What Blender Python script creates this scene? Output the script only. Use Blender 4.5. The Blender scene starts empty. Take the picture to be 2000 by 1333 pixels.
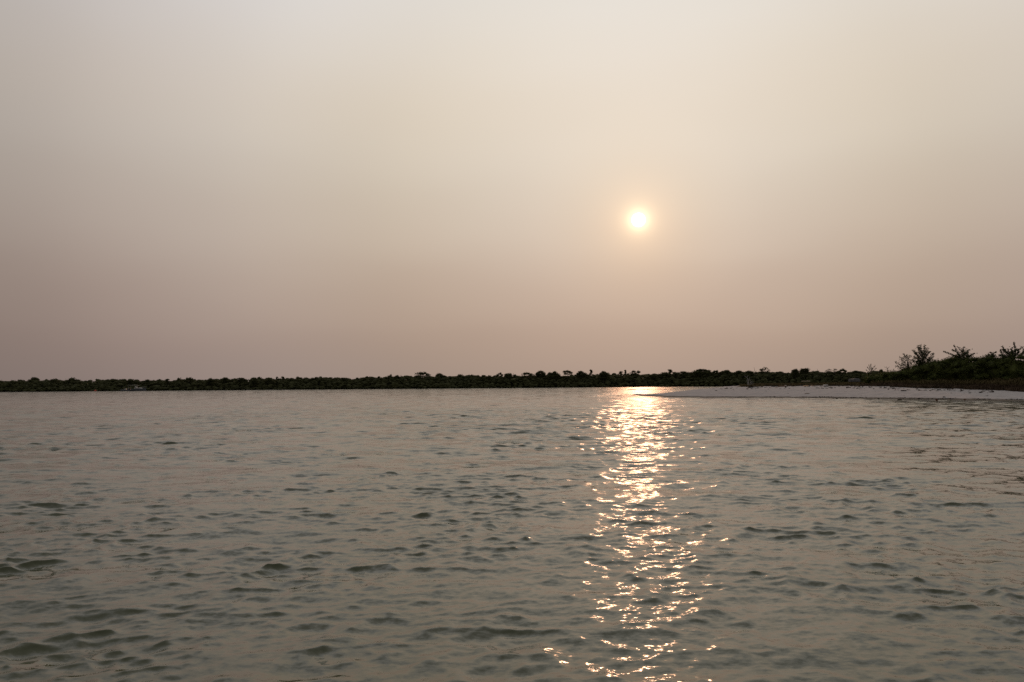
import bpy, math, random
import numpy as np
from mathutils import Vector, Matrix

# ------------------------------------------------------------------ camera, sky, sun, exposure
scn = bpy.context.scene
COL = scn.collection
R = math.radians
CAM_H, LENS, PITCH, ROLL = 2.0, 28.0, R(3.09), R(0.45)
FPX = LENS / 36.0 * 2000.0
r0 = Vector((1, 0, 0)); u0 = Vector((0, -math.sin(PITCH), math.cos(PITCH))); fwd = Vector((0, math.cos(PITCH), math.sin(PITCH)))
rgt = r0 * math.cos(ROLL) - u0 * math.sin(ROLL)
upv = u0 * math.cos(ROLL) + r0 * math.sin(ROLL)
cam_d = bpy.data.cameras.new('camera'); cam = bpy.data.objects.new('camera', cam_d); COL.objects.link(cam)
cam_d.lens = LENS; cam_d.sensor_width = 36.0; cam_d.clip_start = 0.05; cam_d.clip_end = 20000.0
cam.matrix_world = Matrix((
    (rgt.x, upv.x, -fwd.x, 0.0), (rgt.y, upv.y, -fwd.y, 0.0), (rgt.z, upv.z, -fwd.z, CAM_H), (0, 0, 0, 1)))
scn.camera = cam

SUN_AZ, SUN_EL = R(9.18), R(11.52)
sun_dir = Vector((math.sin(SUN_AZ) * math.cos(SUN_EL), math.cos(SUN_AZ) * math.cos(SUN_EL), math.sin(SUN_EL)))

world = bpy.data.worlds.new('World'); scn.world = world; world.use_nodes = True
wt = world.node_tree; wt.nodes.clear()
def wn(t, **k):
    n = wt.nodes.new(t)
    for a, b in k.items(): setattr(n, a, b)
    return n
def wmath(op, a, b=None, c=None):
    n = wn('ShaderNodeMath', operation=op)
    for i, v in enumerate((a, b, c)):
        if v is None: continue
        if isinstance(v, (int, float)): n.inputs[i].default_value = v
        else: wt.links.new(v, n.inputs[i])
    return n.outputs[0]
def wmixc(blend, fac, a, b):
    n = wn('ShaderNodeMix', data_type='RGBA', blend_type=blend)
    for s, v in ((n.inputs[0], fac), (n.inputs[6], a), (n.inputs[7], b)):
        if isinstance(v, (int, float)): s.default_value = v
        elif isinstance(v, tuple): s.default_value = v + (1,)
        else: wt.links.new(v, s)
    return n.outputs[2]
def wramp(fac, stops):
    n = wn('ShaderNodeValToRGB'); el = n.color_ramp.elements
    while len(el) < len(stops): el.new(0.5)
    for e, (p, c) in zip(el, stops): e.position = p; e.color = tuple(c) + (1,)
    n.color_ramp.interpolation = 'CARDINAL'
    wt.links.new(fac, n.inputs[0]); return n.outputs[0]
tc = wn('ShaderNodeTexCoord')
nrm = wn('ShaderNodeVectorMath', operation='NORMALIZE'); wt.links.new(tc.outputs['Generated'], nrm.inputs[0])
sep = wn('ShaderNodeSeparateXYZ'); wt.links.new(nrm.outputs[0], sep.inputs[0])
elev = wmath('MULTIPLY', wmath('ARCSINE', sep.outputs[2]), 180 / math.pi)          # degrees
dot = wn('ShaderNodeVectorMath', operation='DOT_PRODUCT'); wt.links.new(nrm.outputs[0], dot.inputs[0]); dot.inputs[1].default_value = sun_dir
gam = wmath('MULTIPLY', wmath('ARCCOSINE', wmath('MINIMUM', wmath('MAXIMUM', dot.outputs['Value'], -1.0), 1.0)), 180 / math.pi)
# soft unevenness of the smoke
nz = wn('ShaderNodeTexNoise'); nz.inputs['Scale'].default_value = 2.2; nz.inputs['Detail'].default_value = 2.0
nmap = wn('ShaderNodeMapping'); nmap.inputs['Scale'].default_value = (1.0, 1.0, 3.5)
wt.links.new(nrm.outputs[0], nmap.inputs[0]); wt.links.new(nmap.outputs[0], nz.inputs['Vector'])
wob = wmath('MULTIPLY_ADD', nz.outputs['Fac'], 3.4, -1.7)
elev_w = wmath('ADD', elev, wob)
E_RAMP = [(-90, (.22, .18, .15)), (-2, (.382, .298, .258)), (0, (.396, .310, .266)), (4, (.475, .365, .302)), (9, (.597, .485, .397)), (15, (.728, .636, .529)),
          (21, (.836, .749, .640)), (28, (.880, .842, .788)), (45, (.73, .685, .615)), (90, (.55, .515, .465))]
G_RAMP = [(0, (1, 1, 1)), (3, (.985, .985, .99)), (8, (.958, .955, .963)), (18, (.850, .840, .826)), (28, (.778, .780, .806)), (38, (.618, .615, .650)), (48, (.475, .48, .505)),
          (90, (.305, .312, .33)), (180, (.215, .220, .237))]
ramp_e = wramp(wmath('MULTIPLY_ADD', elev_w, 1 / 180, 0.5), [((p + 90) / 180, c) for p, c in E_RAMP])
ramp_g = wramp(wmath('MULTIPLY', gam, 1 / 180), [(p / 180, c) for p, c in G_RAMP])
smoke = wmixc('MULTIPLY', 1.0, ramp_e, ramp_g)
# aureole of the sun in the smoke
def glow(amp, width, col):
    v = wmath('MULTIPLY', wmath('EXPONENT', wmath('MULTIPLY', gam, -1.0 / width)), amp)
    return wmixc('MULTIPLY', 1.0, v, col)
g1 = glow(0.36, 2.3, (1.0, 0.52, 0.17)); g2 = glow(2.4, 0.38, (1.0, 0.84, 0.50))
disc = wn('ShaderNodeMapRange', interpolation_type='SMOOTHSTEP')
for i, v in ((1, 0.30), (2, 0.50), (3, 25.0), (4, 0.0)): disc.inputs[i].default_value = v
wt.links.new(gam, disc.inputs[0])
disc_c = wmixc('MULTIPLY', 1.0, disc.outputs[0], (1.0, 0.93, 0.78))
tot = wmixc('ADD', 1.0, wmixc('ADD', 1.0, wmixc('ADD', 1.0, smoke, g1), g2), disc_c)
# what little of the clear sky above comes through the smoke
sky = wn('ShaderNodeTexSky', sky_type='NISHITA', sun_disc=False, sun_elevation=SUN_EL, sun_rotation=SUN_AZ)
sky.air_density = 1.5; sky.dust_density = 2.0
bg1 = wn('ShaderNodeBackground'); bg2 = wn('ShaderNodeBackground'); bg2.inputs[1].default_value = 0.05 * 0.02
wt.links.new(tot, bg1.inputs[0]); bg1.inputs[1].default_value = 1.0
wt.links.new(sky.outputs[0], bg2.inputs[0])
addw = wn('ShaderNodeAddShader'); wo = wn('ShaderNodeOutputWorld')
wt.links.new(bg1.outputs[0], addw.inputs[0]); wt.links.new(bg2.outputs[0], addw.inputs[1]); wt.links.new(addw.outputs[0], wo.inputs[0])

sun_l = bpy.data.lights.new('sun', 'SUN'); sun = bpy.data.objects.new('sun', sun_l); COL.objects.link(sun)
sun_l.energy = 1.0; sun_l.angle = R(0.53); sun_l.color = (1.0, 0.51, 0.28)
sun.rotation_euler = sun_dir.to_track_quat('Z', 'Y').to_euler()
sun.location = sun_dir * 200

vs = scn.view_settings
vs.view_transform = 'Standard'; vs.look = 'None'; vs.exposure = 0.0; vs.gamma = 1.0; vs.use_curve_mapping = False
cy = scn.cycles
cy.sample_clamp_direct = 3.6; cy.sample_clamp_indirect = 6.0; cy.max_bounces = 6; cy.caustics_reflective = False
cy.use_denoising = False

# ------------------------------------------------------------------ helpers
rng = np.random.default_rng(7)
def link(o, parent=None):
    COL.objects.link(o)
    if parent is not None: o.parent = parent
    return o
def tag(o, label=None, cat=None, group=None, kind=None):
    if label: o['label'] = label
    if cat: o['category'] = cat
    if group: o['group'] = group
    if kind: o['kind'] = kind
    return o
def empty(name, loc, rz=0.0):
    o = bpy.data.objects.new(name, None); o.empty_display_size = 0.2
    o.location = loc; o.rotation_euler = (0, 0, rz); return link(o)
def ray(px, py):
    return fwd * FPX + rgt * (px - 1000.0) + upv * (666.5 - py)
def at(px, py, Y):
    """world point seen at photo pixel (px, py), Y metres in front"""
    d = ray(px, py); return Vector((0, 0, CAM_H)) + d * (Y / d.y)
class MB:
    """collects pieces of one mesh"""
    def __init__(s): s.v = []; s.f = []; s.n = 0
    def add(s, v, f):
        v = np.asarray(v, float).reshape(-1, 3); s.v.append(v)
        s.f.extend([tuple(i + s.n for i in q) for q in f]); s.n += len(v)
    def quads(s, v4):                                  # (n,4,3)
        n = len(v4); s.v.append(np.asarray(v4, float).reshape(-1, 3))
        idx = (np.arange(n * 4).reshape(n, 4) + s.n).tolist(); s.f.extend(idx); s.n += n * 4
    def tube(s, pts, rad, seg=6, cap=True):
        pts = [Vector(p) for p in pts]; rings = []
        for i, p in enumerate(pts):
            d = (pts[min(i + 1, len(pts) - 1)] - pts[max(i - 1, 0)]).normalized()
            a = d.orthogonal().normalized(); b = d.cross(a)
            r = rad[i] if hasattr(rad, '__len__') else rad
            rings.append([p + (a * math.cos(t) + b * math.sin(t)) * r for t in [2 * math.pi * k / seg for k in range(seg)]])
        f = []
        for i in range(len(pts) - 1):
            for k in range(seg):
                k2 = (k + 1) % seg
                f.append((i * seg + k, i * seg + k2, (i + 1) * seg + k2, (i + 1) * seg + k))
        if cap:
            f.append(tuple(range(seg))[::-1]); f.append(tuple((len(pts) - 1) * seg + k for k in range(seg)))
        s.add([tuple(q) for rg in rings for q in rg], f)
    def box(s, c, d, rz=0.0, tilt=0.0, jag=0.0):
        c = Vector(c); M = Matrix.Rotation(rz, 3, 'Z') @ Matrix.Rotation(tilt, 3, 'Y')
        vv = []
        for z in (-1, 1):
            for x, y in ((-1, -1), (1, -1), (1, 1), (-1, 1)):
                p = Vector((x * d[0] / 2, y * d[1] / 2, z * d[2] / 2))
                if jag: p += Vector(rng.normal(0, 1, 3) * jag * min(d))
                vv.append(tuple(c + M @ p))
        s.add(vv, [(3, 2, 1, 0), (4, 5, 6, 7), (0, 1, 5, 4), (1, 2, 6, 5), (2, 3, 7, 6), (3, 0, 4, 7)])
    def build(s, name, mat, parent=None, smooth=False):
        me = bpy.data.meshes.new(name)
        off = parent.location if parent is not None else None
        V = np.concatenate(s.v) if s.v else np.zeros((0, 3))
        me.from_pydata(V.tolist(), [], s.f); me.materials.append(mat); me.validate()
        if smooth: me.polygons.foreach_set('use_smooth', [True] * len(me.polygons))
        o = bpy.data.objects.new(name, me); return link(o, parent)

def mat_principled(name, col, rough=0.8, var=0.25, scale=3.0, spec=0.3, bump=0.0, col2=None, trans=0.0, coord='Object'):
    m = bpy.data.materials.new(name); m.use_nodes = True; t = m.node_tree; b = t.nodes['Principled BSDF']
    tcn = t.nodes.new('ShaderNodeTexCoord')
    n = t.nodes.new('ShaderNodeTexNoise'); n.inputs['Scale'].default_value = scale; n.inputs['Detail'].default_value = 4
    t.links.new(tcn.outputs[coord], n.inputs['Vector'])
    rp = t.nodes.new('ShaderNodeValToRGB'); e = rp.color_ramp.elements
    e[0].position = 0.3; e[1].position = 0.7
    c2 = col2 or tuple(c * (1 + var) for c in col)
    e[0].color = tuple(c * (1 - var) for c in col) + (1,); e[1].color = tuple(c2) + (1,)
    t.links.new(n.outputs[0], rp.inputs[0]); t.links.new(rp.outputs[0], b.inputs['Base Color'])
    b.inputs['Roughness'].default_value = rough; b.inputs['Specular IOR Level'].default_value = spec
    if bump:
        bp = t.nodes.new('ShaderNodeBump'); bp.inputs['Strength'].default_value = bump; bp.inputs['Distance'].default_value = 0.05
        t.links.new(n.outputs[0], bp.inputs['Height']); t.links.new(bp.outputs[0], b.inputs['Normal'])
    if trans:
        tr = t.nodes.new('ShaderNodeBsdfTranslucent'); mx = t.nodes.new('ShaderNodeMixShader'); mx.inputs[0].default_value = trans
        t.links.new(rp.outputs[0], tr.inputs[0]); t.links.new(b.outputs[0], mx.inputs[1]); t.links.new(tr.outputs[0], mx.inputs[2])
        t.links.new(mx.outputs[0], t.nodes['Material Output'].inputs[0])
    return m

# ------------------------------------------------------------------ land shape (sand spit rising to a dune on the right)
A_ = np.array([.145, .151, .173, .193, .225, .257, .289, .321, .386, .450, .514, .579, .643, .80, 1.10, 1.6])
YF = np.array([133., 128., 118., 112., 108., 105., 103., 101., 97.0, 92.0, 86.0, 81.0, 76.0, 68., 60.0, 52.])
WD = np.array([1.0, 2.5, 5.0, 7.0, 10.5, 14., 15., 16., 16., 14., 11.5, 10.5, 10.5, 10., 10., 10.])
ZC = np.array([-.30, .10, .30, .45, .85, 1.12, 1.31, 1.38, 1.38, 1.36, 1.12, .97, .74, .7, .7, .7])
PL = np.array([1., 2., 4., 6., 10., 18., 60., 900., 900., 900., 900., 900., 900., 900., 900., 900.])
ZP = np.array([0, 0, .2, .4, .85, 1.12, 1.30, 1.40, 1.42, 1.5, 1.62, 1.72, 1.82, 1.8, 1.8, 1.8])
def wav2(x, y, s, seed):
    r = np.random.default_rng(seed); o = np.zeros(np.broadcast(x, y).shape)
    for k in range(7):
        a = r.uniform(0, 6.283); f = s * r.uniform(.6, 2.2); o = o + np.sin(f * (x * np.cos(a) + y * np.sin(a)) + r.uniform(0, 6.283)) / 7 ** .5
    return o
def land_h(x, y):
    x = np.asarray(x, float); y = np.asarray(y, float)
    a = x / np.maximum(y, 1e-3)
    yf = np.interp(a, A_, YF) + 0.5 * wav2(x, y * 0, .55, 3) + .25 * wav2(x, y * 0, 1.7, 4); W = np.interp(a, A_, WD); zc = np.interp(a, A_, ZC); pl = np.interp(a, A_, PL); zp = np.interp(a, A_, ZP)
    t = y - yf
    s = np.clip(t / W, 0, 1)
    fore = zc * (1.35 * s - .35 * s * s)                                 # beach face
    tb = t - W
    k = np.clip(tb / 8.0, 0, 1); k = k * k * (3 - 2 * k)
    plat = zc + (zp - zc) * k + .05 * wav2(x, y, .8, 5) * np.clip(tb / 2, 0, 1)
    back = zp - np.clip((tb - pl) / 10.0, 0, 1) * (zp + .6)
    z = np.where(t < 0, np.maximum(.09 * t, -1.5), np.where(t < W, fore, np.where(tb < pl, plat, back)))
    z = z + np.where(t > 0, .018 * wav2(x, y, 2.1, 6) * np.clip(t / 3, 0, 1), 0)
    return np.where(a < .145, -1.5, z)
def on_land(px, py, y0=70.0, y1=200.0):
    """where the line of sight through a photo pixel meets the land"""
    d = ray(px, py)
    for Y in np.arange(y0, y1, .1):
        p = Vector((0, 0, CAM_H)) + d * (Y / d.y)
        if p.z <= float(land_h(p.x, p.y)): return Vector((p.x, p.y, float(land_h(p.x, p.y))))
    return None
def ground(px, Y):
    d = ray(px, 745.0); p = d * (Y / d.y); return Vector((p.x, p.y, float(land_h(p.x, p.y))))

# ------------------------------------------------------------------ water: wind chop as real relief
def make_water():
    na, nb = 545, 20
    az = np.concatenate([np.linspace(-math.pi, -R(38.2), nb), np.linspace(-R(38), R(38), na), np.linspace(R(38.2), math.pi, nb)])
    # rows follow the angle below the horizon so that relief stays fine near by
    r = [1.1]
    while r[-1] < 5200:
        x = r[-1]
        st = .22 if x < 3.6 else .024 + max(0.0, x - 7) * .0028
        if x > 420: st = (x - 415) * .12 + 1.1
        r.append(x + st)
    r = np.array(r); dr = np.gradient(r)
    nr, nc = len(r), len(az)
    X = (r[:, None] * np.sin(az)[None, :]).astype(np.float32); Y = (r[:, None] * np.cos(az)[None, :]).astype(np.float32)
    w = np.random.default_rng(21)
    N = 260
    lam = np.exp(w.uniform(math.log(.075), math.log(3.0), N))
    th = w.normal(0, 1, N) * np.where(lam > .45, .78, .98) + R(4)           # travel mostly toward the viewer, slightly from the left
    kx, ky = 2 * math.pi / lam * np.sin(th), -2 * math.pi / lam * np.cos(th)
    # slope spectrum: broad, strongest near one metre
    sl = np.exp(-(np.log(lam / .32) / np.where(lam > .32, .82, .8)) ** 2) + .40 * np.exp(-(np.log(lam / .13) / .4) ** 2)
    sl = np.sqrt(sl); sl *= SLOPE / np.sqrt((sl ** 2).sum() / 2)
    amp = sl * lam / (2 * math.pi)
    ph = w.uniform(0, 6.283, N)
    gust = (1.0 + .16 * wav2(X, Y, .16, 31) + .12 * wav2(X, Y, .5, 32)).astype(np.float32)
    a_ = X / np.maximum(Y, .01); tf = np.interp(a_, A_, YF) - Y            # metres in front of the beach
    lee = np.where((a_ > .13) & (Y > 0), .62 + .38 * np.clip(tf / 22, 0, 1), 1.0).astype(np.float32)
    lee = np.where((a_ > .13) & (tf < -5), 1.0, lee).astype(np.float32)
    gust *= lee
    env = np.exp(.24 * wav2(X, Y, 1.2, 51) + .20 * wav2(X, Y, 3.0, 52) + .20 * wav2(X, Y, .45, 53)).astype(np.float32)      # wavelets come in groups
    env /= np.sqrt((env[200:900] ** 2).mean())
    Z = np.zeros_like(X); DX = np.zeros_like(X); DY = np.zeros_like(X); keep = np.zeros(nr)
    for i in range(N):
        adv = abs(ky[i]) * dr + abs(kx[i]) * r * R(76) / na
        wt_ = np.clip((2.6 - adv) / 1.3, 0, 1); keep += wt_ ** 2 * sl[i] ** 2 / 2
        n1 = np.nonzero(wt_ > 0)[0]
        if len(n1) == 0: continue
        n1 = n1[-1] + 1
        p = (kx[i] * X[:n1] + ky[i] * Y[:n1] + ph[i]).astype(np.float32)
        far = 1 + FARX * np.clip((r - 10) / 32, 0, 1) * np.clip((lam[i] - .36) / .3, 0, 1)     # longer chop out of the lee of the spit
        c = (amp[i] * (wt_ * far)[:n1, None]).astype(np.float32) * gust[:n1]
        if lam[i] < .75: c = c * env[:n1]
        Z[:n1] += c * np.cos(p)
        s = np.sin(p) * c; q = CHOP / math.hypot(kx[i], ky[i])
        DX[:n1] -= s * np.float32(kx[i] * q); DY[:n1] -= s * np.float32(ky[i] * q)
    tot = (sl ** 2).sum() / 2
    sub = np.sqrt(np.clip(tot - keep, 0, None))                              # slope the mesh is too coarse to carry
    X = X + DX; Y = Y + DY
    V = np.stack([X, Y, Z], -1).reshape(-1, 3).astype(np.float32)
    i = np.arange(nr - 1)[:, None] * nc + np.arange(nc - 1)[None, :]
    Q = np.stack([i, i + 1, i + nc + 1, i + nc], -1).reshape(-1, 4)[:, ::-1]
    # drop cells that lie well inside the land
    me = bpy.data.meshes.new('water')
    me.vertices.add(len(V)); me.vertices.foreach_set('co', V.ravel())
    me.loops.add(Q.size); me.loops.foreach_set('vertex_index', Q.ravel().astype(np.int32))
    me.polygons.add(len(Q)); me.polygons.foreach_set('loop_start', np.arange(0, Q.size, 4, dtype=np.int32))
    me.update(calc_edges=True)
    me.polygons.foreach_set('use_smooth', np.ones(len(Q), bool))
    at_ = me.attributes.new('ripple', 'FLOAT', 'POINT')
    at_.data.foreach_set('value', (np.repeat(sub, nc) * gust.ravel()).astype(np.float32))
    o = bpy.data.objects.new('water', me); link(o); tag(o, kind='structure')
    # material
    m = bpy.data.materials.new('water'); m.use_nodes = True; t = m.node_tree; b = t.nodes['Principled BSDF']
    L = t.links.new
    b.inputs['Base Color'].default_value = WATER_COL + (1,)
    b.inputs['IOR'].default_value = 1.333; b.inputs['Specular IOR Level'].default_value = 0.5
    geo = t.nodes.new('ShaderNodeNewGeometry'); att = t.nodes.new('ShaderNodeAttribute'); att.attribute_name = 'ripple'
    def slope(scale, stretch, detail):
        mp = t.nodes.new('ShaderNodeMapping'); mp.inputs['Scale'].default_value = (stretch, 1, 1); mp.inputs['Rotation'].default_value = (0, 0, R(8))
        L(geo.outputs['Position'], mp.inputs[0])
        n = t.nodes.new('ShaderNodeTexNoise'); n.noise_dimensions = '2D'; n.inputs['Scale'].default_value = scale; n.inputs['Detail'].default_value = detail; n.inputs['Roughness'].default_value = .6
        L(mp.outputs[0], n.inputs['Vector'])
        s = t.nodes.new('ShaderNodeVectorMath'); s.operation = 'SUBTRACT'; s.inputs[1].default_value = (.5, .5, .5); L(n.outputs['Color'], s.inputs[0])
        k = t.nodes.new('ShaderNodeVectorMath'); k.operation = 'MULTIPLY'; k.inputs[1].default_value = (.8, 1.0, 0.0); L(s.outputs[0], k.inputs[0])
        return k.outputs[0]
    def scale_v(v, f):
        s = t.nodes.new('ShaderNodeVectorMath'); s.operation = 'SCALE'; L(v, s.inputs[0])
        if isinstance(f, float): s.inputs['Scale'].default_value = f
        else: L(f, s.inputs['Scale'])
        return s.outputs[0]
    def addv(a, c):
        s = t.nodes.new('ShaderNodeVectorMath'); s.operation = 'ADD'; L(a, s.inputs[0]); L(c, s.inputs[1]); return s.outputs[0]
    def mth(op, a, c):
        n = t.nodes.new('ShaderNodeMath'); n.operation = op
        for k, v in enumerate((a, c)):
            if isinstance(v, float): n.inputs[k].default_value = v
            else: L(v, n.inputs[k])
        return n.outputs[0]
    fine = scale_v(slope(22.0, .6, 2.0), FINE)
    coarse = scale_v(slope(.75, .45, 4.0), mth('MULTIPLY', att.outputs['Fac'], SUBN))
    nn = t.nodes.new('ShaderNodeVectorMath'); nn.operation = 'NORMALIZE'
    L(addv(geo.outputs['Normal'], addv(fine, coarse)), nn.inputs[0]); L(nn.outputs[0], b.inputs['Normal'])
    L(mth('ADD', mth('MULTIPLY', att.outputs['Fac'], SUBR), 0.035), b.inputs['Roughness'])
    me.materials.append(m)
    return o
FARX = 1.25
SLOPE, CHOP, FINE, SUBN, SUBR = .150, 1.5, .27, 7.0, .42
WATER_COL = (.088, .099, .057)
make_water()

# ------------------------------------------------------------------ sand spit, far land
def grid_mesh(name, X, Y, Z, mat):
    nr, nc = X.shape
    V = np.stack([X, Y, Z], -1).reshape(-1, 3)
    i = np.arange(nr - 1)[:, None] * nc + np.arange(nc - 1)[None, :]
    Q = np.stack([i, i + 1, i + nc + 1, i + nc], -1).reshape(-1, 4)
    me = bpy.data.meshes.new(name); me.from_pydata(V.tolist(), [], Q.tolist()); me.materials.append(mat)
    me.polygons.foreach_set('use_smooth', [True] * len(Q))
    return link(bpy.data.objects.new(name, me))
def sand_material():
    m = bpy.data.materials.new('sand'); m.use_nodes = True; t = m.node_tree; b = t.nodes['Principled BSDF']; L = t.links.new
    geo = t.nodes.new('ShaderNodeNewGeometry'); sp = t.nodes.new('ShaderNodeSeparateXYZ'); L(geo.outputs['Position'], sp.inputs[0])
    n1 = t.nodes.new('ShaderNodeTexNoise'); n1.inputs['Scale'].default_value = 1.3; n1.inputs['Detail'].default_value = 6; L(geo.outputs['Position'], n1.inputs['Vector'])
    n2 = t.nodes.new('ShaderNodeTexNoise'); n2.inputs['Scale'].default_value = 9; n2.inputs['Detail'].default_value = 3; L(geo.outputs['Position'], n2.inputs['Vector'])
    dry = t.nodes.new('ShaderNodeValToRGB'); e = dry.color_ramp.elements
    e[0].position = .35; e[0].color = (.53, .495, .495, 1); e[1].position = .65; e[1].color = (.61, .575, .57, 1); L(n1.outputs[0], dry.inputs[0])
    # wet strip along the water's edge
    ad = t.nodes.new('ShaderNodeMath'); ad.operation = 'MULTIPLY_ADD'; L(n1.outputs[0], ad.inputs[0]); ad.inputs[1].default_value = .16; L(sp.outputs[2], ad.inputs[2])
    mr = t.nodes.new('ShaderNodeMapRange'); L(ad.outputs[0], mr.inputs[0]); mr.inputs[1].default_value = .17; mr.inputs[2].default_value = .25
    mx = t.nodes.new('ShaderNodeMix'); mx.data_type = 'RGBA'; L(mr.outputs[0], mx.inputs[0]); mx.inputs[6].default_value = (.22, .195, .17, 1); L(dry.outputs[0], mx.inputs[7])
    at_ = t.nodes.new('ShaderNodeAttribute'); at_.attribute_name = 'litter_cover'
    soil = t.nodes.new('ShaderNodeMix'); soil.data_type = 'RGBA'; L(at_.outputs['Fac'], soil.inputs[0]); L(mx.outputs[2], soil.inputs[6]); soil.inputs[7].default_value = (.065, .048, .030, 1)
    L(soil.outputs[2], b.inputs['Base Color'])
    rr = t.nodes.new('ShaderNodeMapRange'); L(mr.outputs[0], rr.inputs[0]); rr.inputs[3].default_value = .45; rr.inputs[4].default_value = .95; L(rr.outputs[0], b.inputs['Roughness'])
    b.inputs['Specular IOR Level'].default_value = 0.0
    bp = t.nodes.new('ShaderNodeBump'); bp.inputs['Strength'].default_value = .5; bp.inputs['Distance'].default_value = .03
    L(n2.outputs[0], bp.inputs['Height']); L(bp.outputs[0], b.inputs['Normal'])
    return m
M = {}
M['sand'] = sand_material()
aa = np.concatenate([np.linspace(.1446, .30, 134), np.linspace(.302, .72, 170), np.linspace(.73, 1.6, 60)])
tt = np.concatenate([np.linspace(-16, -1, 14), np.linspace(-.7, 22, 84), np.linspace(22.6, 50, 26), np.linspace(53, 110, 14), np.linspace(118, 330, 12)])
yy = np.interp(aa, A_, YF)[None, :] + tt[:, None]; xx = aa[None, :] * yy
beach = grid_mesh('sand_beach', xx, yy, land_h(xx, yy), M['sand']); tag(beach, kind='structure')
ca = np.broadcast_to(aa[None, :], xx.shape); tb_ = tt[:, None] - np.interp(aa, A_, WD)[None, :]
cov = np.clip((tb_ - .5 + .9 * wav2(xx, yy, .6, 41)) / 1.2, 0, 1) * np.clip((ca - .278) / .02, 0, 1)
at_ = beach.data.attributes.new('litter_cover', 'FLOAT', 'POINT'); at_.data.foreach_set('value', cov.ravel().astype(np.float32))
M['mud'] = mat_principled('mud', (.05, .045, .035), .95, .3, .4, spec=0.0)
sh_x = np.concatenate([np.linspace(-4000, -700, 12), np.linspace(-650, 650, 131), np.linspace(700, 4000, 12)])
off = np.array([0, 2, 6, 60, 400, 2500, 6000.]); zz = np.array([-.4, .1, .25, .5, .8, 1.2, 1.5])
SHORE = lambda x: 418 + 2.2 * np.sin(x * .031) + 1.4 * np.sin(x * .083 + 1)
gx = np.repeat(sh_x[None, :], len(off), 0); gy = SHORE(gx) + off[:, None]
tag(grid_mesh('mangrove_mud_flat', gx, gy, np.repeat(zz[:, None], len(sh_x), 1), M['mud']), kind='structure')
# the shoal that just breaks the surface beyond the spit
mb = MB()
for x0, x1, y0, y1, hh in ((1187, 1221, 762.3, 762.2, .22), (1226, 1244, 761.6, 761.0, .24), (1249, 1276, 761.2, 760.4, .2), (1281, 1296, 760.8, 760.2, .17), (1302, 1316, 760.2, 759.8, .2)):
    n = 22; xs = np.linspace(x0, x1, n); rows = []
    for j, (dy, kz) in enumerate(((-3.0, -.25), (-1.2, .6), (0, 1.0), (1.4, .7), (3.2, -.25))):
        for k, px in enumerate(xs):
            s = math.sin(math.pi * (k + .3) / n) ** .5
            p = at(px, y0 + (y1 - y0) * k / n, 236); hz = hh * s * (.75 + .5 * math.sin(k * 1.9 + x0) * math.sin(k * .8))
            rows.append((p.x, p.y + dy, max(hz, .02) * kz if kz > 0 else -.3))
    mb.add(rows, [(j * n + k, j * n + k + 1, (j + 1) * n + k + 1, (j + 1) * n + k) for j in range(4) for k in range(n - 1)])
M['wet_mud'] = mat_principled('wet_mud', (.10, .085, .07), .6, .3, 1.5)
tag(mb.build('shoal', M['wet_mud'], smooth=True), kind='structure')

# ------------------------------------------------------------------ foliage tools
M['mangrove'] = mat_principled('mangrove_leaves', (.072, .077, .038), .75, .25, .35, .05, col2=(.110, .116, .054), trans=.12, coord='Object')
M['shrub'] = mat_principled('shrub_leaves', (.072, .094, .028), .65, .5, 1.6, .12, col2=(.15, .175, .05), trans=.15)
M['tree_leaf'] = mat_principled('tree_leaves', (.055, .070, .028), .6, .35, 2.0, .25, trans=.15)
M['bark'] = mat_principled('bark', (.07, .055, .042), .9, .3, 6.0)
M['bleached'] = mat_principled('bleached_wood', (.30, .295, .29), .85, .25, 5.0)
def ico(sub):
    t = (1 + 5 ** .5) / 2
    v = [Vector(p).normalized() for p in ((-1, t, 0), (1, t, 0), (-1, -t, 0), (1, -t, 0), (0, -1, t), (0, 1, t), (0, -1, -t), (0, 1, -t), (t, 0, -1), (t, 0, 1), (-t, 0, -1), (-t, 0, 1))]
    f = [(0, 11, 5), (0, 5, 1), (0, 1, 7), (0, 7, 10), (0, 10, 11), (1, 5, 9), (5, 11, 4), (11, 10, 2), (10, 7, 6), (7, 1, 8), (3, 9, 4), (3, 4, 2), (3, 2, 6), (3, 6, 8), (3, 8, 9), (4, 9, 5), (2, 4, 11), (6, 2, 10), (8, 6, 7), (9, 8, 1)]
    for _ in range(sub):
        c = {}; g = []
        def mid(a, b):
            k = (min(a, b), max(a, b))
            if k not in c: v.append(((v[a] + v[b]) / 2).normalized()); c[k] = len(v) - 1
            return c[k]
        for a, b, d in f:
            x, y, z = mid(a, b), mid(b, d), mid(d, a); g += [(a, x, z), (b, y, x), (d, z, y), (x, y, z)]
        f = g
    return np.array([tuple(p) for p in v]), f
ICO = {k: ico(k) for k in (0, 1, 2)}
def leaves(mb, P, size, up=.3, asp=.55):
    """leaf-shaped quads at points P with random facing"""
    P = np.asarray(P, float); n = len(P)
    if n == 0: return
    a = rng.normal(0, 1, (n, 3)); a[:, 2] *= .6; a /= np.linalg.norm(a, axis=1)[:, None]
    b = rng.normal(0, 1, (n, 3)); b -= (b * a).sum(1)[:, None] * a; b /= np.linalg.norm(b, axis=1)[:, None]
    s = size * rng.uniform(.6, 1.35, (n, 1))
    q = np.stack([P - a * s * .5, P + b * s * asp * .5, P + a * s * .5, P - b * s * asp * .5], 1)
    mb.quads(q)
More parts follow.
